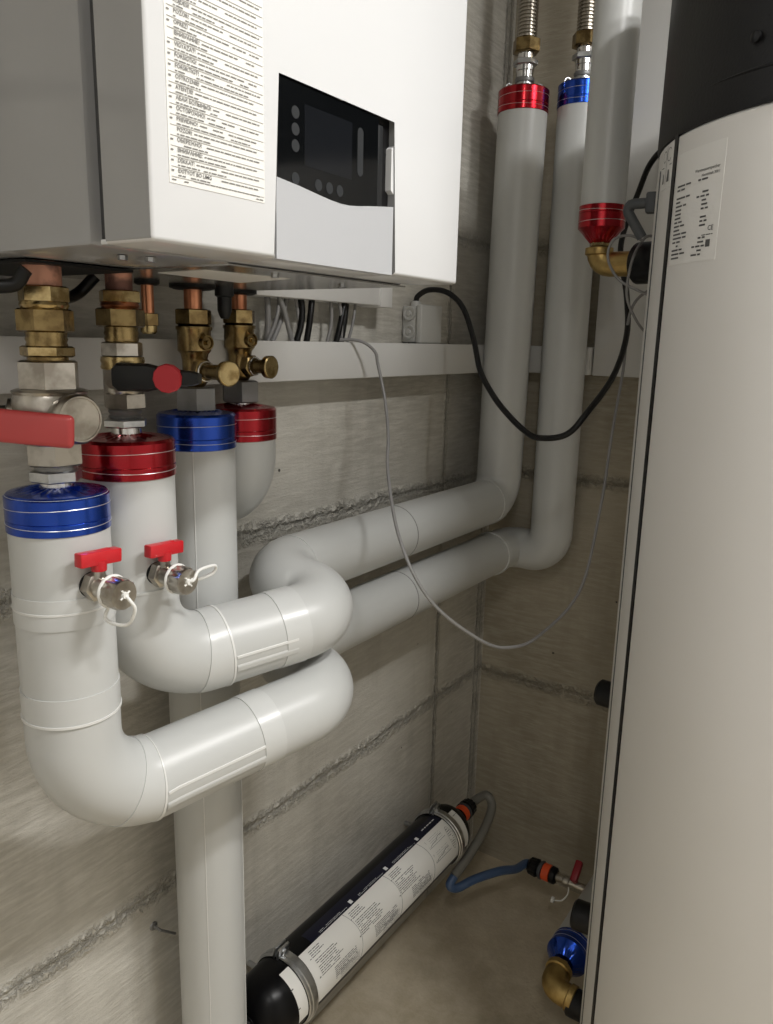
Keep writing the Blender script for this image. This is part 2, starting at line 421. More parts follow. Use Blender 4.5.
bm = B(); fn = tfn(117.6); patch(bm, fn, (0, .042), (1.545, 1.597), 8, 2, .0004); lab2 = finish('pictogram_label', bm, M['film'], tank)
bm = B(); f4 = tfn(117.6)
def ring2(bm, fn, cu, cv, R, t=.0008, n=20, a0=0, a1=2 * PI):
    P = []
    for i in range(n + 1):
        a = a0 + (a1 - a0) * i / n; P.append((bm.verts.new(fn(cu + math.cos(a) * (R - t), cv + math.sin(a) * (R - t), .0008)), bm.verts.new(fn(cu + math.cos(a) * R, cv + math.sin(a) * R, .0008))))
    for a, b in zip(P, P[1:]): bm.faces.new((a[0], a[1], b[1], b[0]))
ring2(bm, f4, .030, 1.584, .008, a0=.6, a1=5.6); ring2(bm, f4, .012, 1.584, .007)
for a, b in (((.002, 1.571), (.040, 1.572)), ((.0205, 1.55), (.0213, 1.595))):
    q = [bm.verts.new(f4(u, v, .0008)) for u, v in ((a[0], a[1]), (b[0], a[1]), (b[0], b[1]), (a[0], b[1]))]; bm.faces.new(q)
q = [bm.verts.new(f4(u, v, .0008)) for u, v in ((.026, 1.552), (.034, 1.552), (.032, 1.566), (.028, 1.566))]; bm.faces.new(q)
q = [bm.verts.new(f4(u, v, .0008)) for u, v in ((.008, 1.552), (.014, 1.552), (.012, 1.564), (.010, 1.564))]; bm.faces.new(q)
flat('pictogram', bm, M['ink'], lab2).location = (0, 0, 0)
def port(deg_, z, r, l, mat, name, r2=None):
    a = math.radians(deg_); d = V((math.cos(a), math.sin(a), 0)); bm = B()
    lathe(bm, TC + d * (TR - .01) + V((0, 0, z)), d, [(0, r), (l - .004, r), (l, r - .004), (l, (r2 or r * .5)), (l - .01, (r2 or r * .5) - .001)], 40)
    return finish(name, bm, mat, tank)
port(86, .765, .0225, .052, M['black'], 'side_port')
port(95, .36, .026, .045, M['black'], 'side_port')
pa = port(73.5, 1.482, .033, .092, M['black'], 'hot_water_port', .02)
port(91, .155, .026, .047, M['black'], 'cold_water_port')

# ------------------------------------------------------------------ boiler
BX0, BX1, BF, BZ0, BZ1 = -1.330, -.914, -.400, 1.412, 2.16
boiler = thing('wall_boiler', 'white wall-hung heating unit with a black display and printed warning label', 'boiler', (-1.12, 0, BZ0))
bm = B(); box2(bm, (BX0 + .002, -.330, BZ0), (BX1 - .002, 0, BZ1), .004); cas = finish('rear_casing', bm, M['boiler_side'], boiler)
bm = B(); box2(bm, (BX0 + .012, -.352, BZ0 + .004), (BX1 - .012, -.322, BZ1 - .01)); finish('casing_gap', bm, M['boiler_gap'], boiler)
# front cover: upside-down U around the display, 6.5 cm deep, with rounded edges
DX0, DX1, DZ1 = -1.2065, -1.0405, 1.5520
bm = B()
def prism(bm, pts, y0, y1):
    a = [bm.verts.new((x, y0, z)) for x, z in pts]; b = [bm.verts.new((x, y1, z)) for x, z in pts]
    n = len(pts); bm.faces.new(a); bm.faces.new(b[::-1])
    for i in range(n): bm.faces.new((a[i], a[(i + 1) % n], b[(i + 1) % n], b[i]))
    return a, b
a, b = prism(bm, [(BX0, BZ0), (DX0, BZ0), (DX0, DZ1), (DX1, DZ1), (DX1, BZ0), (BX1, BZ0), (BX1, BZ1), (BX0, BZ1)], BF, -.350)
es = [e for e in bm.edges if all(v.co.y < BF + 1e-4 for v in e.verts)] + [e for e in bm.edges if abs(e.verts[0].co.y - e.verts[1].co.y) > .01 and all(abs(v.co.x - BX0) < 1e-4 or abs(v.co.x - BX1) < 1e-4 for v in e.verts)]
bmesh.ops.bevel(bm, geom=es, offset=.0035, segments=3, profile=.5, affect='EDGES')
bmesh.ops.triangulate(bm, faces=[f for f in bm.faces if len(f.verts) > 6])
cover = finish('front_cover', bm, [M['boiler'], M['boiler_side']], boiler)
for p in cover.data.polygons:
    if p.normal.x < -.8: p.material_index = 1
# display
bm = B(); box2(bm, (DX0 + .0005, -.392, BZ0 + .002), (DX1 - .0005, -.350, DZ1 - .0005)); finish('display_recess', bm, M['black'], boiler)
bm = B()
prism(bm, [(DX0 + .001, 1.455), (-1.067, 1.455), (-1.067, 1.5475), (-1.112, 1.5485), (-1.118, 1.5505), (DX0 + .001, 1.5505)], -.3980, -.386)
disp = finish('display_glass', bm, M['glass'], boiler)
def bf(y): return lambda u, v, l: V((u, y - l, v))
bm = B(); q = [bm.verts.new((x, -.3957, z)) for x, z in ((-1.1706, 1.4881), (-1.1075, 1.4881), (-1.1075, 1.5405), (-1.1706, 1.5331))]
bmesh.ops.delete(bm, geom=bm.verts[:], context='VERTS')
box2(bm, (-1.1706, -.3982, 1.4881), (-1.1065, -.3975, 1.5345), 0); s = finish('screen', bm, M['screen'], disp); s.location = (0, 0, 0)
for x, z in ((-1.1832, 1.5258), (-1.1832, 1.5133), (-1.1832, 1.501), (-1.1832, 1.4764), (-1.154, 1.476), (-1.1392, 1.476), (-1.1249, 1.476)):
    bm = B(); lathe(bm, (x + .0015, -.3975, z), (0, -1, 0), [(0, .0047), (.0008, .0047)], 24); s = finish('touch_button', bm, M['touch'], disp); s.location = (0, 0, 0)
bm = B(); pts = [(-1.0943 + .0042 * math.cos(a), 1.529 + .0042 * math.sin(a)) for a in [PI * i / 10 for i in range(11)]] + [(-1.0943 + .0042 * math.cos(a), 1.497 + .0042 * math.sin(a)) for a in [PI + PI * i / 10 for i in range(11)]]
prism(bm, pts, -.3983, -.3975); s = finish('touch_slider', bm, M['touch'], disp); s.location = (0, 0, 0)
bm = B(); prism(bm, [(-1.1517, 1.5518), (-1.1182, 1.5518), (-1.121, 1.5485), (-1.147, 1.5495)], -.3990, -.385)
finish('latch_tab', bm, M['flap'], boiler)
bm = B(); prism(bm, [(-1.0407, 1.486), (-1.0407, 1.529), (-1.0455, 1.5255), (-1.0455, 1.489)], -.3985, -.385)
finish('latch_tab', bm, M['boiler'], boiler)
bm = B(); box2(bm, (-1.066, -.396, 1.47), (-1.056, -.386, 1.543), .001); finish('display_bezel', bm, M['blackhandle'], boiler)
# flap with dipped top edge
bm = B(); top = [(-1.2060, 1.4737), (-1.1784, 1.4712), (-1.165, 1.4696), (-1.1528, 1.4681), (-1.137, 1.4664), (-1.1225, 1.4655), (-1.111, 1.4658), (-1.095, 1.4675), (-1.0807, 1.4697), (-1.0415, 1.4745)]
prism(bm, [(-1.0415, BZ0), (-1.2060, BZ0)][::1] + top, -.3992, -.386)
bmesh.ops.triangulate(bm, faces=[f for f in bm.faces if len(f.verts) > 6])
finish('flap', bm, M['flap'], boiler)
# warning label
bm = B(); patch(bm, bf(BF), (-1.3135, -1.2205), (1.4515, 1.665), 1, 1, .0004); wl = finish('warning_label', bm, M['paper'], boiler)
bm = B(); fb = bf(BF)
heads = ['DİKKAT!', 'ВНИМАНИЕ!', 'ОБЕРЕЖНО!', 'POZOR!', 'PREVIDNO!', 'ОСТОРОЖНО!', 'АБАЙ БОЛЫҢЫЗ!', 'ATENŢIE!', 'OSTROŻNIE!', 'FÖRSIKTIGT!', 'FORSIGTIG!', 'VIGYÁZAT!', 'ВНИМАНИЕ!', 'OPREZ!', 'POZOR!', 'KUJDESI!', 'WARNUNG!', 'WARNING!', 'ATTENTION!', 'AVISO!', 'ATTENZIONE!', 'HUOMIO!', 'ADVARSEL!', 'LET OP!']
heads = ['EXITYOT BO LIMG'] + heads
random.seed(5)
rules = B()
for i, hd in enumerate(heads):
    z = 1.4592 + i * .00655
    words(bm, fb, -1.3118, -1.3095, z, .0018, .0008)
    wd = text_into(bm, hd, .0037, fb, -1.3060, z - .0002, 'l', .018, .0008)
    words(bm, fb, -1.3060 + wd + .002, -1.2245 - random.random() * .004, z + .0004, .0014, .0008)
    words(bm, fb, -1.3060, -1.3060 + random.choice((.02, .035, .045, .07, .03)), z - .0025, .0014, .0008)
    box(rules, ((-1.3115 - 1.2215) / 2, BF - .0007, z - .0034), (.090, .0003, .0003))
words(bm, fb, -1.295, -1.225, 1.4552, .0013, .0008); words(bm, fb, -1.3115, -1.297, 1.4535, .0013, .0008); words(bm, fb, -1.2300, -1.2225, 1.4530, .0013, .0008)
flat('printed_text', bm, M['ink_label'], wl).location = (0, 0, 0)
flat('ruled_lines', rules, M['ink_rule'], wl).location = (0, 0, 0)
# underside
bm = B(); box2(bm, (BX0 + .003, -.3965, BZ0 + .0003), (BX1 - .003, -.340, BZ0 + .004), .001); finish('bottom_lip', bm, M['boiler'], boiler)
bm = B(); box2(bm, (-1.19, -.330, BZ0 - .0015), (BX1 + .003, -.03, BZ0)); base = finish('bottom_plate', bm, M['galv'], boiler)
bm = B(); box2(bm, (BX0 + .03, -.20, BZ0 - .004), (-1.19, -.02, BZ0 - .0015)); finish('bottom_insulation', bm, M['rubber'], boiler)
bm = B()
q = [(-1.1607, -.20), (-1.1663, -.2733), (-1.0574, -.2822), (-1.0318, -.1843)]
a = [bm.verts.new((x, y, BZ0 - .0016)) for x, y in q]; b = [bm.verts.new((x, y, BZ0 - .0021)) for x, y in q]
bm.faces.new(a); bm.faces.new(b)
for i in range(4): bm.faces.new((a[i], a[(i + 1) % 4], b[(i + 1) % 4], b[i]))
finish('sticker', bm, M['paper'], boiler)
for x, y in ((-.9065 - .02, -.063), (-.9714, -.2839), (-1.278, -.30), (-1.2585, -.31), (-1.10, -.3)):
    bm = B(); hexnut(bm, (x, y, BZ0 - .0005), (0, 0, -1), .004, .004); finish('screw', bm, M['zinc'], boiler)
P1, P2, P3, P4, PS = V((-1.268, -.172, 0)), V((-1.165, -.144, 0)), V((-1.016, -.088, 0)), V((-.915, -.065, 0)), V((-1.094, -.10, 0))
def at(p, z): return V((p.x, p.y, z))
def stub(p, z0, r, mat, name='copper_stub'):
    bm = B(); lathe(bm, at(p, z0), (0, 0, 1), [(0, r), (BZ0 + .002 - z0, r)], 32); return finish(name, bm, mat, boiler)
stub(P1, 1.382, .0165, M['copper_soot']); stub(P2, 1.388, .0135, M['copper_soot']); stub(P3, 1.372, .011, M['copper']); stub(P4, 1.368, .011, M['copper']); stub(PS, 1.372, .007, M['copper'])
for p, r in ((P3, .028), (P4, .024), (PS, .014)):
    bm = B(); lathe(bm, at(p, BZ0 - .001), (0, 0, -1), [(0, r), (.004, r), (.006, r * .8), (.006, r * .45)], 32); finish('grommet', bm, M['rubber'], boiler)
bm = B(); pp = V((-.975, -.10, 0)); lathe(bm, at(pp, BZ0), (0, 0, -1), [(0, .012), (.012, .012), (.014, .009), (.030, .009), (.036, .007), (.040, .005)], 20); finish('drain_plug', bm, M['blackhandle'], boiler)

# black cables looping just under the boiler
for k, pts in enumerate(([(-1.245, -.14, 1.400), (-1.215, -.12, 1.385), (-1.19, -.11, 1.390), (-1.175, -.12, 1.408)], [(-1.300, -.20, 1.402), (-1.310, -.19, 1.388), (-1.345, -.16, 1.392), (-1.38, -.12, 1.42), (-1.42, -.02, 1.46)])):
    bm = B(); tube(bm, spline(pts, 8), .006, 12)
    o = finish('cable', bm, M['blackcable']); tag(o, ['short black cable looping between the two leftmost copper stubs', 'black cable leaving left beneath the boiler corner'][k], 'cable')
bm = B(); tube(bm, spline([(-1.36, -.01, 1.33), (-1.33, -.012, 1.375), (-1.25, -.012, 1.40), (-1.15, -.02, 1.42)], 8), .0035, 10)
tag(finish('cable', bm, M['greycable']), 'thin grey cable on the wall behind the leftmost copper stub', 'cable')

# ------------------------------------------------------------------ wall bracket, trunking, junction box
br = thing('wall_bracket', 'white sheet-metal bracket on the wall behind the boiler', 'bracket', (-.68, 0, 1.41))
bm = B(); box2(bm, (-.86, -.046, 1.4085), (-.555, 0, 1.475), .002); finish('bracket_body', bm, M['trunk'], br)
bm = B(); box2(bm, (-.558, -.049, 1.406), (-.522, 0, 1.475), .002); finish('end_cap', bm, M['trunk'], br)
tr = thing('cable_trunking', 'long white cable trunking running along the concrete wall behind the pipes', 'trunking', (-1.3, 0, 1.287))
bm = B(); box2(bm, (X0, -.048, 1.288), (-.002, 0, 1.3445), .002); finish('trunking_body', bm, M['trunk'], tr)
bm = B(); box2(bm, (X0, -.052, 1.2865), (-.002, -.0475, 1.3455), .0015); finish('trunking_lid', bm, M['trunk'], tr)
tr2 = thing('cable_trunking', 'short white trunking piece between the room corner and the tall white panel', 'trunking', (0, -.12, 1.287))
bm = B(); box2(bm, (-.05, -.240, 1.2865), (0, -.0525, 1.3455), .002); finish('trunking_body', bm, M['trunk'], tr2)
pn = thing('wall_panel', 'tall white panel on the wall between the corner pipes and the tank', 'panel', (0, -.4, 1.285))
bm = B(); box2(bm, (-.03, -.62, 1.2855), (0, -.243, ZC - .01), .002); finish('panel_body', bm, M['trunk'], pn)
bm = B(); box2(bm, (-.033, -.350, 1.287), (-.029, -.347, ZC - .01)); finish('panel_joint', bm, M['jbox'], pn)

# junction box at the wall: left face with two knock-outs
jb = thing('junction_box', 'small light grey junction box on the trunking with round knock-outs', 'junction box', (-.40, 0, 1.345))
bm = B(); box2(bm, (-.417, -.034, 1.347), (-.347, -.0, 1.415), .004, 3); finish('box_body', bm, M['jbox'], jb)
bm = B(); box2(bm, (-.420, -.046, 1.3460), (-.344, -.034, 1.4175), .003, 3); finish('cover', bm, M['jbox'], jb)
for z in (1.367, 1.401):
    bm = B(); lathe(bm, (-.417, -.018, z), (-1, 0, 0), [(0, .013), (.004, .013), (.004, .010), (.002, .009), (.002, .005), (.005, .004), (.005, .0)], 28); finish('knock_out', bm, M['jbox'], jb)
bm = B(); lathe(bm, (-.400, -.020, 1.4145), (0, 0, 1), [(0, .010), (.006, .010), (.010, .007)], 24); finish('cable_gland', bm, M['jbox'], jb)

# cables between bracket and trunking
cb = [(-.8157, -.8167, 'g', .0045), (-.794, -.821, 'g', .0030), (-.800, -.7721, 'g', .0040), (-.7716, -.805, 'g', .0040), (-.745, -.7561, 'b', .0050), (-.7248, -.738, 'b', .0050), (-.752, -.744, 'g', .0026), (-.672, -.680, 'g', .0030), (-.6406, -.6627, 'b', .0050), (-.6243, -.6387, 'b', .0055), (-.6049, -.6250, 'g', .0026), (-.655, -.650, 'g', .0030)]
names = {'g': 'thin grey cable dropping from the white bracket into the trunking', 'b': 'black cable dropping from the white bracket into the trunking'}
side = ['left bundle', 'right bundle']
for i, (xa, xb, c, r) in enumerate(cb):
    y = -.024 - (i % 3) * .005; bm = B()
    bw = random.uniform(-.004, .004)
    tube(bm, spline([(xa, y, 1.4095), (xa * .72 + xb * .28 + bw, y - .002, 1.39), (xa * .4 + xb * .6 + bw, y - .002, 1.368), (xb, y, 1.3452)], 6), r, 10)
    o = finish('cable', bm, M['greycable' if c == 'g' else 'blackcable'])
    tag(o, ['leftmost grey cable in the bunch below the white bracket', 'thin grey cable slanting left, close to the leftmost cable of the bunch', 'grey cable slanting right across its neighbour below the bracket', 'grey cable slanting left across its neighbour below the bracket', 'left one of the first two black cables below the bracket', 'right one of the first two black cables below the bracket', 'very thin grey cable between the first two black cables', 'thin grey cable just left of the second pair of black cables', 'left one of the second two black cables below the bracket', 'thickest black cable, right one of the second pair below the bracket', 'rightmost thin grey cable of the bunch below the bracket', 'thin upright grey cable between the second pair of black cables'][i], 'cable', 'cables dropping from the bracket into the trunking')

# ------------------------------------------------------------------ insulated pipes
RB = .0487; RA = .0462
def foil_cap(parent, axis_pt, d, r, h, mat, neck=.018, cone=.004, nm='foil_end_cap', ex=.0017):
    """foil end sleeve starting at axis_pt and running h along d, closed by a low cone"""
    bm = B(); x, y, dd = frame_of(d)
    R = r + ex
    prof = [(0, r + .0004), (.0008, R), (h * .30, R), (h * .32, R - .0006), (h * .34, R), (h - .003, R), (h, R - .003)]
    seg = 72; o = V(axis_pt); rings = []
    n = 5
    for k in range(1, n + 1): prof.append((h + cone * k / n, R - .003 - (R - .003 - neck) * k / n))
    for j, (hh, rr) in enumerate(prof):
        ring = []
        for i in range(seg):
            a = 2 * PI * i / seg
            wob = 1 + (.0 if j < 8 else .012 * math.sin(a * 17 + j) * (1 if j < len(prof) - 1 else 0))
            zz = hh + (0 if j < 8 else .0007 * math.sin(a * 23 + 1.3))
            ring.append(bm.verts.new(o + dd * zz + (x * math.cos(a) + y * math.sin(a)) * rr * wob))
        rings.append(ring)
    for a, b in zip(rings, rings[1:]):
        for i in range(seg): bm.faces.new((a[i], a[(i + 1) % seg], b[(i + 1) % seg], b[i]))
    bm.faces.new(rings[-1]); bm.faces.new(rings[0][::-1])
    cp = finish(nm, bm, mat, parent, 25)
    bm = B()
    for q, tl in ((.22, .03), (.66, -.03)):
        tilt = (dd + x * tl).normalized(); torus(bm, o + dd * h * q, tilt, R + .0001, .00035, 72, 6)
    if parent.type == 'EMPTY': s_ = finish('silver_line', bm, M['silver'], cp); s_.location = (0, 0, 0)
    return cp
def pipe(parent, path, r, seg=64):
    F = frames(path); bm = B(); tube(bm, path, r, seg, True, F); finish('jacket', bm, M['jacket'], parent, 60)
    return F
def band(parent, path, F, r, s0, s1, mat='tape', th=.0010, name='tape_band'):
    p, f = subpath(path, F, s0, s1); n = len(p); bm = B()
    tube(bm, [p[0]] + p + [p[-1]], lambda i: r - .001 if i in (0, n + 1) else r + th, 64, False, [f[0]] + f + [f[-1]])
    return finish(name, bm, M[mat], parent, 60)
def stripe(parent, path, F, r, s0, s1, dirv, wdt=.012, mat='tape', th=.0012):
    """lengthwise tape whose outside faces dirv"""
    p, f = subpath(path, F, s0, s1); bm = B(); rows = []
    for pt, (x, y, t) in zip(p, f):
        d = V(dirv); d = (d - t * d.dot(t)).normalized(); e = t.cross(d)
        row = []
        for k in range(7):
            a = (k - 3) / 3 * wdt / r / 2; u = d * math.cos(a) + e * math.sin(a)
            row.append(bm.verts.new(pt + u * (r + (th if 0 < k < 6 else -.0005))))
        rows.append(row)
    for a, b in zip(rows, rows[1:]):
        for k in range(6): bm.faces.new((a[k], a[k + 1], b[k + 1], b[k]))
    return finish('lengthwise_tape', bm, M[mat], parent, 60)

CAP1, CAP2, CAP3, CAP4 = 1.1665, 1.202, 1.212, 1.212
# front blue pipe: down, forward leg, back to the wall, along it, up in the corner
pA = thing('insulated_pipe', 'frontmost grey insulated pipe with blue end cap and lower bend at far left', 'pipe', (-1.265, -.172, .895))
pathA = fillet([at(P1, CAP1 + .035), at(P1, .862), (-.930, -.252, .888), (-.885, -.100, .893), (-.085, -.100, .893), (-.090, -.200, .888), (-.094, -.201, 1.815)], [.082, .070, .070, .045, .055])
FA = pipe(pA, pathA, RA)
sA = arclen(pathA)
band(pA, pathA, FA, RA, .095, .125); band(pA, pathA, FA, RA, .108, .110, 'seam', .0016, 'tape_seam')
band(pA, pathA, FA, RA, .195, .225); band(pA, pathA, FA, RA, .222, .2245, 'seam', .0018, 'tape_seam')
band(pA, pathA, FA, RA, .343, .373); band(pA, pathA, FA, RA, .372, .3745, 'seam', .0018, 'tape_seam')
band(pA, pathA, FA, RA, .500, .530)
stripe(pA, pathA, FA, RA, .376, .50, (-.6, -.9, -.35)); stripe(pA, pathA, FA, RA, .376, .50, (-.6, -.9, .05), .004, 'seam')
# red pipe, second from front
pB = thing('insulated_pipe', 'grey insulated pipe with red end cap directly right of the frontmost pipe', 'pipe', (-1.162, -.143, .98))
pathB = fillet([at(P2, CAP2 + .03), at(P2, .976), (-.897, -.240, .995), (-.908, -.092, 1.012), (-.150, -.092, 1.012), (-.158, -.105, 1.80)], [.078, .070, .070, .055])
FB = pipe(pB, pathB, RB)
band(pB, pathB, FB, RB, .150, .153, 'tape', .001); band(pB, pathB, FB, RB, .285, .315); band(pB, pathB, FB, RB, .314, .3165, 'seam', .0018, 'tape_seam')
band(pB, pathB, FB, RB, .385, .420); 
stripe(pB, pathB, FB, RB, .318, .40, (-.6, -.9, -.35)); stripe(pB, pathB, FB, RB, .318, .40, (-.6, -.9, .0), .004, 'seam')
sB = arclen(pathB)
def s_at(path, pred):
    s = arclen(path)
    for i, p in enumerate(path):
        if pred(p): return s[i]
def joint(parent, path, F, x, y=None, mat='seam_dark', th=.0004, wd=.0022, r=RB):
    pts = path; s = arclen(pts)
    for i in range(len(pts) - 1):
        a, b = pts[i], pts[i + 1]
        if abs(a.y - (y or 0)) < .03 and (a.x - x) * (b.x - x) <= 0 and abs(a.x - b.x) > 1e-5:
            k = (x - a.x) / (b.x - a.x); t = s[i] + k * (s[i + 1] - s[i]); band(parent, path, F, r, t, t + wd, mat, th, 'joint'); return t
joint(pB, pathB, FB, -.560, -.092); joint(pA, pathA, FA, -.560, -.100, r=RA)
joint(pB, pathB, FB, -.215, -.092, 'tape', .0012, .022); joint(pA, pathA, FA, -.19, -.100, 'tape', .0030, .012, RA); joint(pB, pathB, FB, -.84, -.092, 'tape', .001, .004)
# blue pipe dropping straight to the floor
pC = thing('insulated_pipe', 'straight grey insulated pipe with blue end cap running down to the floor', 'pipe', (-1.02, -.088, 0))
pathC = [at(P3, z) for z in (CAP3 + .03, .9, .6, .3, 0.001)]; FC = frames(pathC); bm = B(); tube(bm, pathC, .0475, 64, True, FC); finish('jacket', bm, M['jacket'], pC, 60)
stripe(pC, pathC, FC, .0475, .02, 1.25, (-.75, -.66, 0), .0012, 'seam', .0006); stripe(pC, pathC, FC, .0475, .5, 1.25, (.6, -.75, 0), .0010, 'seam', .0006)
band(pC, pathC, FC, .0475, 1.13, 1.133, 'tape', .001)
# short red pipe turning into the wall
pD = thing('insulated_pipe', 'short grey insulated pipe with red cap half hidden, bending into the wall', 'pipe', (-.915, 0, 1.13))
pathD = fillet([at(P4, CAP4 + .03), (-.915, -.065, 1.128), (-.915, .0, 1.128)], [.060]); FD = frames(pathD); bm = B(); tube(bm, pathD, .0475, 56, True, FD); finish('jacket', bm, M['jacket'], pD, 60)
UP = V((0, 0, 1))
foil_cap(pA, at(P1, CAP1), UP, RA - .0005, .0365, M['blue'], .016); foil_cap(pB, at(P2, CAP2), UP, RB, .0405, M['red'], .016)
foil_cap(pC, at(P3, CAP3), UP, .0475, .044, M['blue'], .016); foil_cap(pD, at(P4, CAP4), UP, .0475, .044, M['red'], .016)
CB, CA_ = V((-.158, -.105, 1.795)), V((-.094, -.201, 1.808))
foil_cap(pB, CB, UP, RB, .044, M['red'], .016); foil_cap(pA, CA_, UP, RA, .044, M['blue'], .016)
# hanging pipe
HP = V((-.372, -.362, 1.5))
pE = thing('insulated_pipe', 'grey insulated pipe hanging from above beside the tank, red cone cap below', 'pipe', (HP.x, HP.y, 1.5))
pathE = [V((HP.x + .014, HP.y + .005, ZC)), V((HP.x + .008, HP.y + .003, 2.1)), V((HP.x, HP.y, 1.556))]; FE = frames(pathE); bm = B(); tube(bm, pathE, .0362, 56, True, FE); finish('jacket', bm, M['jacket'], pE, 60)
foil_cap(pE, (HP.x, HP.y, 1.574), (0, 0, -1), .0362, .038, M['red'], .016, .020)
# bottom pipe with blue cap heading for the right wall
BPz, BPy = .168, -.418
pF = thing('insulated_pipe', 'low horizontal grey insulated pipe with blue cone cap beside the tank foot', 'pipe', (-.2, BPy, BPz))
pathF = [V((-.01, BPy, BPz)), V((-.2, BPy, BPz)), V((-.385, BPy, BPz))]; FF = frames(pathF); bm = B(); tube(bm, pathF, .040, 56, True, FF); finish('jacket', bm, M['jacket'], pF, 60)
foil_cap(pF, (-.365, BPy, BPz), (-1, 0, 0), .040, .036, M['blue'], .020, .018)

# ------------------------------------------------------------------ fittings on the four left pipes
# 1: large nickel ball valve with red lever
v1 = thing('ball_valve', 'large nickel ball valve with long red lever above the frontmost blue cap', 'valve', at(P1, 1.20))
def lp(name, mat, parent, p, prof, seg=40, ph=0): bm = B(); lathe(bm, at(p, 0), UP, prof, seg, ph); return finish(name, bm, mat, parent)
def hx(name, mat, parent, p, z0, z1, r, ph=.2): bm = B(); hexnut(bm, at(p, z0), UP, z1 - z0, r, ph, .10); return finish(name, bm, mat, parent)
lp('threaded_nipple', M['chrome'], v1, P1, [(1.200, .015), (1.214, .015)])
hx('lock_nut', M['zinc'], v1, P1, 1.212, 1.2235, .0240)
lp('seal_ring', M['iron'], v1, P1, [(1.2235, .019), (1.228, .019)])
hx('lower_hexagon', M['nickel'], v1, P1, 1.228, 1.250, .0268, .5)
body = lp('valve_body', M['nickel'], v1, P1, [(1.248, .026), (1.254, .031), (1.262, .034), (1.288, .034), (1.294, .032), (1.297, .034), (1.299, .030)])
hx('upper_hexagon', M['nickel'], v1, P1, 1.298, 1.325, .0278, .35)
hx('brass_ring_nut', M['brass_light'], v1, P1, 1.328, 1.338, .0240, .8)
lp('brass_thread', M['brass'], v1, P1, [(1.325, .018), (1.3285, .018), (1.338, .0185), (1.341, .0175), (1.344, .0185), (1.347, .0175), (1.350, .0185), (1.352, .018)])
hx('union_nut', M['brass'], v1, P1, 1.350, 1.371, .0248, .1)
lp('union_collar', M['brass_light'], v1, P1, [(1.371, .020), (1.374, .0215), (1.377, .0205)])
hx('top_nut', M['brass_light'], v1, P1, 1.376, 1.391, .0222, .75)
fw = V((-.827, -.562, 0)); rt = V((.562, -.827, 0))
dd = (fw * .62 + rt * .80 + V((0, 0, .05))).normalized()
bm = B(); c0 = at(P1, 1.272); lathe(bm, c0, dd, [(0, .021), (.036, .021), (.038, .0225), (.047, .0225), (.050, .0205), (.050, .0190), (.0492, .0185), (.0492, .001)], 48); finish('side_cap', bm, M['nickel'], v1)
st = c0 + fw * .02 - rt * .05 + V((0, 0, .006))
bm = B(); lathe(bm, c0 - rt * .018, (-rt + fw * .35).normalized(), [(0, .018), (.02, .018), (.022, .012), (.034, .012), (.034, .008), (.044, .008)], 32); finish('stem', bm, M['nickel'], v1)
lc = c0 + fw * .046
bm = B(); rot = Matrix((rt, fw.cross(rt) * -1, -fw)).transposed()
ax = Matrix((rt, -fw, V((0, 0, 1)))).transposed()
rr = ax @ Matrix.Rotation(math.radians(4.0), 3, 'Y')
box(bm, lc + fw * .018 - rt * .021 + V((0, 0, -.0005)), (.134, .010, .0290), .005, rr, 4)
finish('lever', bm, M['lever'], v1)
# 2: black-handled ball valve on red pipe
v2 = thing('ball_valve', 'nickel and brass ball valve with black handle and round red cap', 'valve', at(P2, 1.24))
lp('threaded_nipple', M['chrome'], v2, P2, [(1.238, .0155), (1.256, .0155)])
hx('lock_nut', M['zinc'], v2, P2, 1.2535, 1.2625, .0235, .3)
lp('seal_ring', M['iron'], v2, P2, [(1.2625, .0155), (1.265, .0175), (1.267, .0155), (1.270, .0175), (1.273, .0155)])
hx('lower_hexagon', M['nickel'], v2, P2, 1.273, 1.290, .0225, .5)
lp('valve_body', M['nickel'], v2, P2, [(1.288, .0185), (1.292, .0205), (1.313, .0205), (1.315, .0195)])
lp('brass_collar', M['brass_light'], v2, P2, [(1.314, .0215), (1.316, .0225), (1.320, .0215), (1.323, .0225), (1.327, .0215)])
hx('upper_hexagon', M['nickel'], v2, P2, 1.327, 1.342, .0215, .15)
lp('brass_thread', M['brass'], v2, P2, [(1.342, .0165), (1.345, .0175), (1.348, .0165), (1.351, .0175), (1.354, .0165), (1.357, .017)])
hx('union_nut', M['brass'], v2, P2, 1.357, 1.376, .0245, .0)
lp('copper_collar', M['copper'], v2, P2, [(1.376, .018), (1.3785, .0195), (1.382, .0185)])
hx('top_nut', M['brass_light'], v2, P2, 1.381, 1.394, .0210, .6)
c0 = at(P2, 1.305)
bm = B(); lathe(bm, c0, fw, [(0, .010), (.030, .010)], 24); finish('stem', bm, M['nickel'], v2)
hp = c0 + fw * .030 + rt * .018 + V((0, 0, .003))
bm = B()
prof = [(-.014, .010), (-.010, .0140), (.020, .0140), (.034, .0105), (.056, .0080), (.066, .0072), (.072, .005)]
for off in (0,):
    rings = []
    for s_, hh in prof:
        ring = []
        for k in range(12):
            a = 2 * PI * k / 12 + PI / 12
            ring.append(bm.verts.new(hp + rt * (s_) + fw * (.009 + .0085 * max(-1, min(1, 1.25 * math.cos(a)))) + V((0, 0, hh * max(-1, min(1, 1.15 * math.sin(a)))))))
        rings.append(ring)
    for a_, b_ in zip(rings, rings[1:]):
        for k in range(12): bm.faces.new((a_[k], a_[(k + 1) % 12], b_[(k + 1) % 12], b_[k]))
    bm.faces.new(rings[0][::-1]); bm.faces.new(rings[-1])
hd = finish('handle', bm, M['blackhandle'], v2)
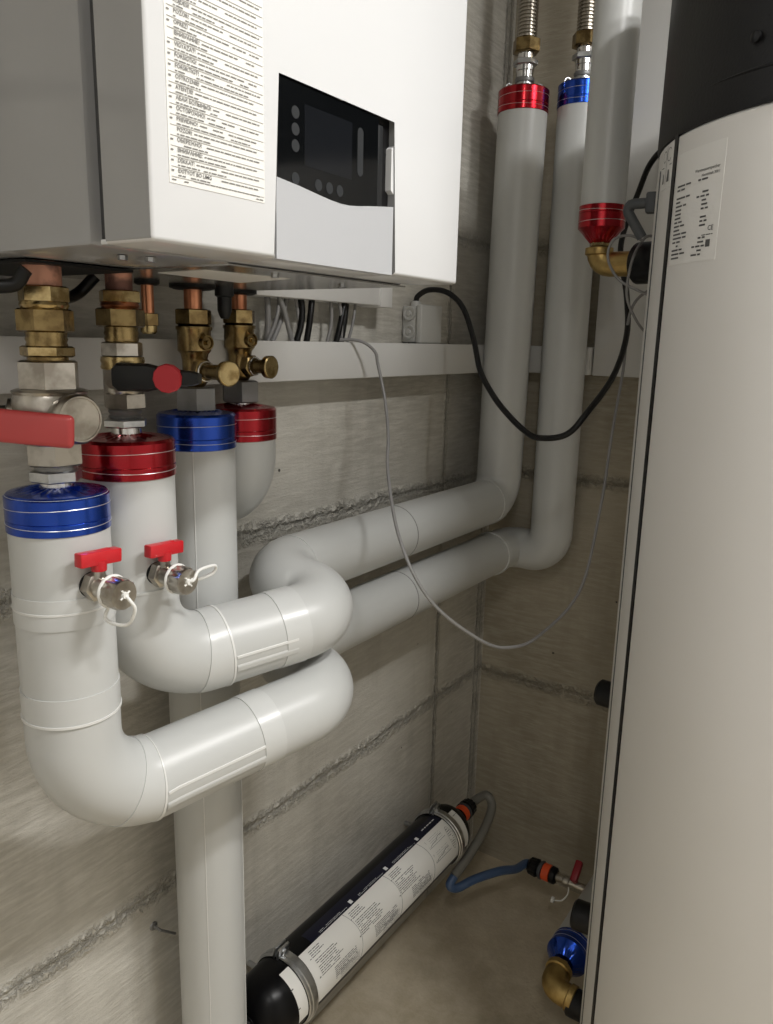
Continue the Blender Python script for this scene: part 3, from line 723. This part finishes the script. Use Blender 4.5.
bm = B(); lathe(bm, hp + rt * .042 + fw * .014, fw, [(0, .0145), (.006, .0145), (.0075, .0135), (.0075, .0015)], 12, .1); s = finish('red_cap', bm, M['redmatte'], v2)
# 3 and 4: brass service valves with knobs
def service(p, label, zz, kx=.06, kl=0.0):
    v = thing('service_valve', label, 'valve', at(p, zz[0]))
    z0 = zz[0]
    hx('iron_nut', M['iron'], v, p, z0, z0 + .030, .0265, .35)
    lp('nipple', M['chrome'], v, p, [(z0 - .012, .016), (z0, .016)])
    lp('lower_body', M['brass'], v, p, [(z0 + .030, .011), (z0 + .036, .0155), (z0 + .062, .0155), (z0 + .070, .017), (z0 + .074, .0205), (z0 + .098, .0205), (z0 + .100, .022), (z0 + .103, .022), (z0 + .105, .018)])
    hx('union_nut', M['brass'], v, p, z0 + .105, z0 + .124, .0225, .1)
    bm = B(); c = at(p, z0 + .084); d = V((-.05, -1, 0)).normalized(); lathe(bm, c, d, [(0, .009), (.026, .009), (.026, .0075), (.024, .007), (.024, .003), (.028, .003)], 24); finish('test_port', bm, M['brass'], v)
    c = at(p, z0 + .050); d = V((kx, -1, -.01)).normalized()
    bm = B(); hexnut(bm, c + d * .010, d, .016, .0150, .2, .3); lathe(bm, c + d * .026, d, [(0, .009), (.022 + kl, .0095)], 24); finish('side_branch', bm, M['brass'], v)
    bm = B(); torus(bm, c + d * .027, d, .0115, .0013, 28, 8); finish('retaining_ring', bm, M['chrome'], v)
    bm = B(); lathe(bm, c + d * (.044 + kl), d, [(0, .011), (.004, .0148), (.011, .0152), (.0115, .0145)], 40); k = finish('knob', bm, M['brass'], v)
    bm = B(); lathe(bm, c + d * (.0556 + kl), d, [(0, .0142), (.0006, .0134), (.0002, .008), (.0004, .001)], 40); s = finish('knob_face', bm, M['brass_light'], k); s.location = (0, 0, 0)
    return v
service(P3, 'brass service valve with round knob above the straight blue-capped pipe', (1.258,), -.20, .022)
service(P4, 'rightmost brass service valve with knob, above the half hidden red cap', (1.262,))
sv = thing('capped_stub', 'small brass cap closing the thin copper stub between the valves', 'fitting', at(PS, 1.35))
hx('cap_nut', M['brass'], sv, PS, 1.360, 1.374, .0125, .3); lp('cap_end', M['brass_light'], sv, PS, [(1.351, .007), (1.353, .009), (1.360, .0095)])

# drain valves on the two front pipes
def drain(surface, label, loop_dir, r0):
    o = V(surface); v = thing('drain_valve', label, 'valve', o); d = V((.0, -1, -.02)).normalized()
    bm = B(); lathe(bm, o - d * .010, d, [(0, .0125), (.009, .0130), (.0115, .0122), (.0115, .009)], 36); finish('rubber_collar', bm, M['black'], v)
    bm = B(); hexnut(bm, o, d, .012, .0145, .1, .15); lathe(bm, o + d * .012, d, [(0, .0105), (.018, .0105), (.018, .0120), (.020, .0120)], 36); finish('valve_body', bm, M['nickel'], v)
    bm = B(); lathe(bm, o + d * .012 + V((0, 0, .008)), UP, [(0, .006), (.012, .005)], 20); finish('stem', bm, M['nickel'], v)
    bm = B(); c = o + d * .012 + V((0, 0, .0290)); box(bm, c, (.044, .0115, .0135), .0016, Matrix.Rotation(math.radians(3), 3, 'Y')); lathe(bm, c - V((0, 0, .0125)), UP, [(0, .007), (.010, .0075)], 20)
    box(bm, c + V((.004, 0, .0058)), (.016, .006, .003), .001); finish('handle', bm, M['redplastic'], v)
    bm = B(); seg = 48; prof = [(.030, .0130), (.032, .0150), (.045, .0150), (.0475, .0135), (.0475, .002)]; x, y, dd = frame_of(d); rings = []
    for h, r in prof: rings.append([bm.verts.new(o + dd * h + (x * math.cos(2 * PI * k / seg) + y * math.sin(2 * PI * k / seg)) * (r - (.0008 if (k // 2) % 2 and .0310 < h < .046 else 0))) for k in range(seg)])
    for a, b in zip(rings, rings[1:]):
        for k in range(seg): bm.faces.new((a[k], a[(k + 1) % seg], b[(k + 1) % seg], b[k]))
    bm.faces.new(rings[-1]); bm.faces.new(rings[0]); cap = finish('end_cap', bm, M['nickel'], v)
    bm = B(); torus(bm, o + d * .030, d, .0145, .0018, 40, 8)
    L = V(loop_dir).normalized(); e = o + d * .0485; s_ = o + d * .030 + L * .0145
    sd = L.cross(d).normalized()
    q = rt if abs(L.z) > .5 else V((0, 0, 1))
    path = spline([e, e + d * .003 + L * .004 + q * .002, e + L * .014 + q * .0085 - d * .001, e * .6 + s_ * .4 + L * (.024 if abs(L.z) > .5 else .033) + q * .005, s_ * .7 + e * .3 + L * (.021 if abs(L.z) > .5 else .031) - q * .005, s_ + L * .012 - q * .009, s_ + L * .001 - q * .005], 8)
    tube(bm, path, .0017, 10); lathe(bm, e - d * .001, d, [(0, .0035), (.003, .003)], 12)
    for k in range(4):
        a = k * PI / 2 + .5; u = sd * math.cos(a) + L * math.sin(a); tube(bm, [e, e + u * .006 + d * .0002], .0010, 6)
    finish('retaining_strap', bm, M['whiteplastic'], v)
drain((-1.268, -.2185, 1.118), 'small drain tap with red handle on the frontmost pipe, white strap hanging down', (.05, 0, -1), 0)
drain((-1.170, -.192, 1.101), 'small drain tap with red handle on the second pipe, white strap to the right', (1, -.15, .1), 0)

# ------------------------------------------------------------------ corrugated hoses above the corner pipes
def corr(p, label, z0):
    t = thing('corrugated_connector', label, 'connector', at(p, z0))
    lp('nipple', M['zinc'], t, p, [(z0, .024), (z0 + .004, .024), (z0 + .006, .016), (z0 + .012, .016)])
    lp('seal_ring', M['iron'], t, p, [(z0 + .010, .0185), (z0 + .014, .0195), (z0 + .018, .0185)])
    lp('sleeve', M['chrome'], t, p, [(z0 + .018, .0165), (z0 + .030, .0165), (z0 + .031, .018), (z0 + .040, .018)])
    hx('steel_nut', M['zinc'], t, p, z0 + .040, z0 + .051, .0245, .3)
    lp('neck', M['chrome'], t, p, [(z0 + .051, .016), (z0 + .063, .016)])
    hx('union_nut', M['brass'], t, p, z0 + .063, z0 + .088, .0270, .15)
    prof = []; z = z0 + .088
    while z < ZC - .002: prof += [(z, .0165), (z + .0018, .0195), (z + .0036, .0195), (z + .0054, .0165)]; z += .0064
    lp('corrugated_tube', M['steelhose'], t, p, prof, 28)
    for s in (-1, 1):
        bm = B(); torus(bm, at(p, z0 + .002) + rt * s * .030, fw, .006, .0016, 16, 6, 0, PI); finish('wire_loop', bm, M['zinc'], t)
corr(CB, 'ribbed steel connector rising from the red-capped pipe in the corner', 1.843)
corr(CA_, 'ribbed steel connector rising from the blue-capped pipe in the corner', 1.856)

# ------------------------------------------------------------------ brass elbows at the tank
def elbow(name, label, a, c, b, r, parent=None, cap1=True):
    t = thing(name, label, 'fitting', c)
    a, c, b = V(a), V(c), V(b); pth = fillet([a, c, b], [.020]); bm = B(); tube(bm, pth, r, 36); finish('elbow_body', bm, M['brass_cast'], t)
    d1 = (a - c).normalized(); d2 = (b - c).normalized()
    bm = B(); lathe(bm, a - d1 * .012, d1, [(0, r), (.002, r + .0030), (.012, r + .0030), (.014, r - .003)], 36); finish('collar', bm, M['brass_cast'], t)
    bm = B(); lathe(bm, b - d2 * .012, d2, [(0, r), (.002, r + .0028), (.012, r + .0028), (.014, r - .003)], 36); finish('collar', bm, M['brass_cast'], t)
    bm = B(); hexnut(bm, a + d1 * .002, d1, .008, r * .85, .1); finish('hexagon', bm, M['brass_light'], t)
    return t
pd = V((math.cos(math.radians(73.5)), math.sin(math.radians(73.5)), 0)); pe = TC + pd * (TR + .081) + V((0, 0, 1.482))
elbow('brass_elbow', 'brass elbow under the red cone cap leading into the tank', (HP.x, HP.y, 1.508), (HP.x, HP.y, 1.482), pe, .0200)
elbow('brass_elbow', 'low brass elbow between the blue cone cap and the tank', (-.434, BPy, BPz), (-.480, BPy, BPz - .003), (-.481, -.465, BPz - .008), .0225)

# ------------------------------------------------------------------ grey elbow sensor next to tank
sn = thing('sensor_fitting', 'grey plastic angled sensor plugged into the tank above the black port', 'sensor', on_tank(92, 1.545))
a0 = math.radians(99); dn = V((math.cos(a0), math.sin(a0), 0)); s0 = on_tank(99, 1.548, TR - .004)
bm = B(); box(bm, s0 + dn * .010, (.018, .018, .028), .003, Matrix.Rotation(a0, 3, 'Z')); finish('socket', bm, M['greyplastic'], sn)
bm = B(); tube(bm, fillet([s0 + dn * .012, s0 + dn * .050, s0 + dn * .024 + V((.012, .0, -.045))], [.008]), .0072, 16); finish('angled_tube', bm, M['greyplastic'], sn)

# ------------------------------------------------------------------ loose cables
def cable(name, label, pts, r, mat, n=10):
    bm = B(); tube(bm, spline(pts, n), r, 12); return tag(finish(name, bm, M[mat]), label, 'cable')
cable('power_cable', 'thick black cable sagging from the junction box to the tank', [(-.400, -.020, 1.4230), (-.399, -.024, 1.434), (-.393, -.045, 1.4450), (-.385, -.08, 1.4400), (-.386, -.115, 1.4120), (-.404, -.150, 1.355), (-.4307, -.18, 1.3018), (-.450, -.215, 1.264), (-.4636, -.25, 1.2345), (-.468, -.29, 1.205), (-.4696, -.32, 1.1952), (-.465, -.365, 1.205), (-.445, -.39, 1.242), (-.36, -.40, 1.30), (-.2922, -.395, 1.370), (-.250, -.375, 1.44), (-.215, -.345, 1.53), (-.2027, -.3659, 1.625), (-.240, -.40, 1.67), (-.270, -.46, 1.70), (-.30, -.53, 1.73)], .0052, 'blackcable')
cable('sensor_cable', 'thin grey cable sagging in a long loop from the trunking to the tank', [(-.6668, -.030, 1.3440), (-.6568, -.040, 1.3492), (-.640, -.068, 1.3475), (-.6250, -.085, 1.332), (-.6214, -.09, 1.3098), (-.6278, -.11, 1.2537), (-.660, -.140, 1.20), (-.7025, -.17, 1.1480), (-.77, -.24, 1.0648), (-.7789, -.3, .9875), (-.7135, -.35, .918), (-.63, -.362, .882), (-.5304, -.3691, .8734), (-.452, -.4039, .9393), (-.3809, -.4032, 1.0679), (-.3279, -.3960, 1.2032), (-.2951, -.395, 1.3081), (-.283, -.3960, 1.4121), (-.295, -.440, 1.4506), (-.30, -.515, 1.47)], .0026, 'greycable')
cable('sensor_cable', 'thin grey wire coiled round the black tank port and brass elbow', [(-.400, -.50, 1.415), (-.42, -.445, 1.437), (-.425, -.415, 1.455), (-.435, -.400, 1.485), (-.432, -.405, 1.512), (-.418, -.425, 1.520), (-.405, -.445, 1.512)], .0022, 'greycable')
cable('sensor_cable', 'second thin grey wire looping below the black tank port', [(-.39, -.505, 1.495), (-.395, -.455, 1.520), (-.405, -.440, 1.508), (-.425, -.435, 1.478), (-.42, -.430, 1.43), (-.40, -.440, 1.395), (-.375, -.455, 1.37), (-.355, -.48, 1.355), (-.34, -.51, 1.35)], .0022, 'greycable')

# ------------------------------------------------------------------ filter cartridge
FC0, FCR = V((-.920, -.090, .272)), .0585; FX1 = -.300
flt = thing('filter_cartridge', 'long black cylindrical water filter with white instruction label on wall clamps', 'filter', (-.58, 0, .27))
LF = FX1 - FC0.x
bm = B(); lathe(bm, FC0, (1, 0, 0), [(-.030, .012), (-.026, .030), (-.016, .046), (.0, .056), (.012, FCR - .001), (.016, FCR), (LF - .020, FCR), (LF - .010, FCR - .002), (LF, .052), (LF + .012, .042), (LF + .018, .030), (LF + .020, .012)], 72); finish('cylinder', bm, M['filter'], flt, 30)
bm = B(); lathe(bm, FC0 + V((-.050, 0, 0)), (1, 0, 0), [(0, .014), (.002, .0165), (.012, .0165), (.014, .013), (.018, .013), (.020, .0165), (.024, .0165)], 24); finish('nozzle', bm, M['black'], flt)
bm = B(); lathe(bm, FC0 + V((LF + .018, 0, 0)), (1, 0, 0), [(0, .011), (.016, .011)], 24); finish('nozzle', bm, M['black'], flt)
def ffn(u, v, l):   # u along the axis, v arc length up from the -Y side
    a = v / FCR + .26; return FC0 + V((u, -math.cos(a) * (FCR + l), math.sin(a) * (FCR + l)))
va, vb = -.028, .062
bm = B(); patch(bm, ffn, (.030, LF - .020), (va, vb), 2, 20, .0004); lb = finish('instruction_label', bm, M['paper'], flt)
bm = B(); patch(bm, ffn, (.115, LF - .065), (vb, vb + .026), 2, 8, .0004); nb = finish('language_strip', bm, M['navy'], flt)
random.seed(3)
tx = B(); gr = B()
secs = [(.092, .192), (.205, .322), (.335, .445)]
for a, b in secs:
    for j, (u, n, l0) in enumerate(((a + .004, 5, .018), (a + .030, 12, .045), (a + .075, 10, .040))):
        pass
    v = vb - .008
    for j, (n, ln, st_) in enumerate(((4, .35, .02), (8, .62, .04), (7, .75, .34))):
        for k in range(n):
            u0 = a + (b - a) * (st_ if j else .03)
            words(tx, ffn, u0, min(u0 + (b - a) * ln * random.uniform(.75, 1.0), b - .004), v, .0022, .0008); v -= .0036 if j < 2 else .0033
        if j < 2: box(tx, ffn(a + (b - a) * .02 - .003, v + .004, .0006), (.003, .0004, .003)); v -= .003
for u in (.198, .328, .450):
    P = [ffn(u + .010 * math.cos((v - va) / (vb - va) * PI - PI / 2), v, .0006) for v in [va + (vb - va) * i / 20 for i in range(21)]]
    tube(gr, P, .0005, 5)
for k in (0, 1):   # two little graphs
    v0 = .034 - k * .030; u0 = .468
    tube(gr, [ffn(u0, v0 + .018, .0006), ffn(u0, v0, .0006), ffn(u0 + .060, v0, .0006)], .0005, 5)
    tube(tx, [ffn(u0 + .004 + .05 * t, v0 + .002 + .014 * (1 / (1 + math.exp(-(t - .62) * 14))) * .8 + .003 * math.sin(t * 5), .0007) for t in [i / 16 for i in range(17)]], .0004, 5)
    for q in range(4): words(gr, ffn, u0 + .01, u0 + .055, v0 + .004 + q * .0042, .0010, .0007)
ring_ = [ffn(.54 + (.010 if a else -.0) , 0, .0006) for a in (0, 1)]
tube(gr, [ffn(.543 + .008 * math.cos(t), .022 + .024 * math.sin(t), .0007) for t in [2 * PI * i / 30 for i in range(31)]], .0005, 5)
for q in range(9): words(tx, ffn, .538, .548, .004 + q * .0045, .0020, .0008)
words(tx, ffn, LF - .036, LF - .022, .050, .002, .0008)
for q in range(7): words(gr, ffn, .140, .195, va + .004 + q * .003, .0014, .0008); words(gr, ffn, .268, .325, va + .003 + q * .003, .0014, .0008); words(gr, ffn, .398, .446, va + .003 + q * .003, .0014, .0008)
words(tx, ffn, .028, .034, .030, .003, .0008); words(tx, ffn, .028, .034, -.002, .003, .0008)
flat('printed_text', tx, M['ink'], lb).location = (0, 0, 0); flat('printed_graphics', gr, M['ink_grey'], lb).location = (0, 0, 0)
tx = B()
for s_, u in (('GB', .235), ('FR', .350), ('DE', .465)):
    p = [tx.verts.new(ffn(a, b, .0006)) for a, b in ((u - .006, vb + .003), (u + .002, vb + .003), (u + .002, vb + .011), (u - .006, vb + .011))]; tx.faces.new(p)
for u in (.13, .245, .360): words(tx, ffn, u + .01, u + .09, vb + .0035, .0012, .0007); words(tx, ffn, u + .01, u + .07, vb + .0060, .0012, .0007)
words(tx, ffn, .492, .545, vb + .012, .0042, .0007, 1.0, 2, 4)
flat('white_print', tx, M['white_ink'], nb).location = (0, 0, 0)
# clamps on the wall
def clamp(u, label):
    t = thing('pipe_clamp', label, 'clamp', (FC0.x + u, 0, FC0.z))
    c = FC0 + V((u, 0, 0))
    bm = B(); lathe(bm, c - V((.012, 0, 0)), (1, 0, 0), [(0, FCR + .0006), (0, FCR + .0022), (.024, FCR + .0022), (.024, FCR + .0006)], 72, 0, False); finish('rubber_liner', bm, M['rubber'], t)
    bm = B(); R = FCR + .0022
    lathe(bm, c - V((.011, 0, 0)), (1, 0, 0), [(0, R), (.001, R + .002), (.006, R + .0022), (.007, R + .0040), (.015, R + .0040), (.016, R + .0022), (.021, R + .002), (.022, R)], 72, 0, False); finish('steel_band', bm, M['zinc'], t)
    for sg in (1, -1):
        a = math.radians(100 if sg > 0 else -80); p = c + V((0, -math.cos(a) * (R + .007), math.sin(a) * (R + .007)))
        rx = Matrix.Rotation(-(PI / 2 - a) if sg > 0 else -(PI / 2 - a), 3, 'X')
        bm = B(); box(bm, p + rx @ V((0, .004, 0)), (.026, .0045, .022), .0008, rx); box(bm, p + rx @ V((0, -.004, 0)), (.026, .0045, .022), .0008, rx); finish('clamp_ear', bm, M['zinc'], t)
        bm = B(); dr = rx @ V((0, -1, 0)); lathe(bm, p - dr * .010, dr, [(0, .0028), (.020, .0028)], 12); hexnut(bm, p + dr * .006, dr, .004, .0065); finish('clamp_screw', bm, M['zinc'], t)
    bm = B(); y1 = FC0.y + R + .004; hexnut(bm, (c.x, y1 - .003, c.z), (0, 1, 0), .008, .010); lathe(bm, (c.x, y1, c.z), (0, 1, 0), [(0, .005), (-y1 - .002, .005)], 14); finish('threaded_rod', bm, M['zinc'], t)
clamp(.064, 'steel pipe clamp round the lower left end of the black filter'); clamp(LF - .052, 'steel pipe clamp round the upper right end of the black filter')

# ------------------------------------------------------------------ garden hose and couplings
def coupling(label, o, d):
    t = thing('hose_coupling', label, 'coupling', o); o = V(o); d = V(d).normalized(); K = 1.3
    def P(q): return [(h * K, r * K) for h, r in q]
    bm = B(); lathe(bm, o, d, P([(0, .0120), (.002, .0145), (.010, .0150), (.012, .0130)]), 28); finish('tap_side_ring', bm, M['black'], t)
    bm = B(); lathe(bm, o + d * .012 * K, d, P([(0, .0130), (.001, .0150), (.013, .0150), (.014, .0135)]), 12); finish('orange_grip', bm, M['orange'], t)
    bm = B(); lathe(bm, o + d * .026 * K, d, P([(0, .0130), (.001, .0165), (.004, .0165), (.005, .0120), (.010, .0120)]), 28); finish('grey_flange', bm, M['greyplastic'], t)
    bm = B(); x, y, dd = frame_of(d); seg = 36; rings = []
    for h, r in P([(.034, .0130), (.036, .0165), (.050, .0150), (.054, .0105)]): rings.append([bm.verts.new(o + dd * h + (x * math.cos(2 * PI * k / seg) + y * math.sin(2 * PI * k / seg)) * (r - (.0016 if k % 3 == 0 else 0))) for k in range(seg)])
    for a, b in zip(rings, rings[1:]):
        for k in range(seg): bm.faces.new((a[k], a[(k + 1) % seg], b[(k + 1) % seg], b[k]))
    bm.faces.new(rings[0]); bm.faces.new(rings[-1]); finish('ribbed_nut', bm, M['black'], t)
    return o + d * .054 * K
e1 = coupling('orange and black hose coupling on the upper end of the black filter', FC0 + V((LF + .030, 0, 0)), (1, 0, 0))
TP = V((-.165, -.352, .150)); td = V((0, 1, .02)).normalized()
e2 = coupling('orange and black hose coupling on the red-handled tap near the tank foot', TP + td * .05, td)
mid = V((-0.364, -0.141, 0.203))
bm = B(); tube(bm, spline([e1 - V((.008, 0, 0)), e1 + V((.008, 0, .002)), (-0.184, -0.121, 0.302), (-0.197, -0.144, 0.284), (-0.259, -0.154, 0.259), (-0.321, -0.149, 0.226), tuple(mid)], 8), .0105, 16); ho = thing('garden_hose', 'bent grey and blue hose linking the black filter and the tap', 'hose', tuple(mid))
finish('grey_hose_section', bm, M['hose'], ho)
bm = B(); tube(bm, spline([tuple(mid), (-0.380, -0.140, 0.190), (-0.368, -0.152, 0.181), (-0.331, -0.176, 0.191), (-0.268, -0.206, 0.186), (-0.214, -0.221, 0.165), tuple(e2 + td * .006), tuple(e2 - td * .010)], 8), .0096, 16); finish('blue_hose_section', bm, M['hoseblue'], ho)
# tap
tp = thing('drain_tap', 'brass tap with dark red handle near the tank foot, feeding the hose', 'tap', TP)
bm = B(); lathe(bm, TP - td * .038, td, [(0, .0095), (.056, .0095), (.058, .012), (.070, .012), (.072, .010), (.088, .010)], 24); finish('tap_body', bm, M['nickel'], tp)
bm = B(); lathe(bm, TP + td * .006, (0, 0, 1), [(0, .007), (.022, .006)], 16); box(bm, TP + td * .006 + V((.004, 0, .032)), (.048, .016, .019), .004, Matrix.Rotation(math.radians(-42), 3, 'Y')); finish('handle', bm, M['darkred'], tp)
bm = B(); tube(bm, spline([TP + td * .02 + V((0, 0, -.009)), TP + td * .02 + V((-.004, 0, -.03)), TP + td * .03 + V((-.012, 0, -.045)), TP + td * .045 + V((-.02, 0, -.047))], 6), .0016, 8); lathe(bm, TP + td * .045 + V((-.02, 0, -.047)), td, [(0, .007), (.006, .007)], 16); finish('cap_strap', bm, M['whiteplastic'], tp)

# anchor bolt low on the left wall
ab = thing('wall_anchor', 'dark bent steel anchor sticking out of the wall left of the straight pipe', 'anchor', (-1.05, 0, .48))
bm = B(); lathe(bm, (-1.052, .001, .482), (0, -1, 0), [(0, .0075), (.003, .006), (.004, .003)], 14); finish('rosette', bm, M['iron'], ab)
bm = B(); tube(bm, [(-1.052, -.001, .482), (-1.050, -.014, .480), (-1.028, -.020, .462)], .0022, 8); finish('pin', bm, M['iron'], ab)
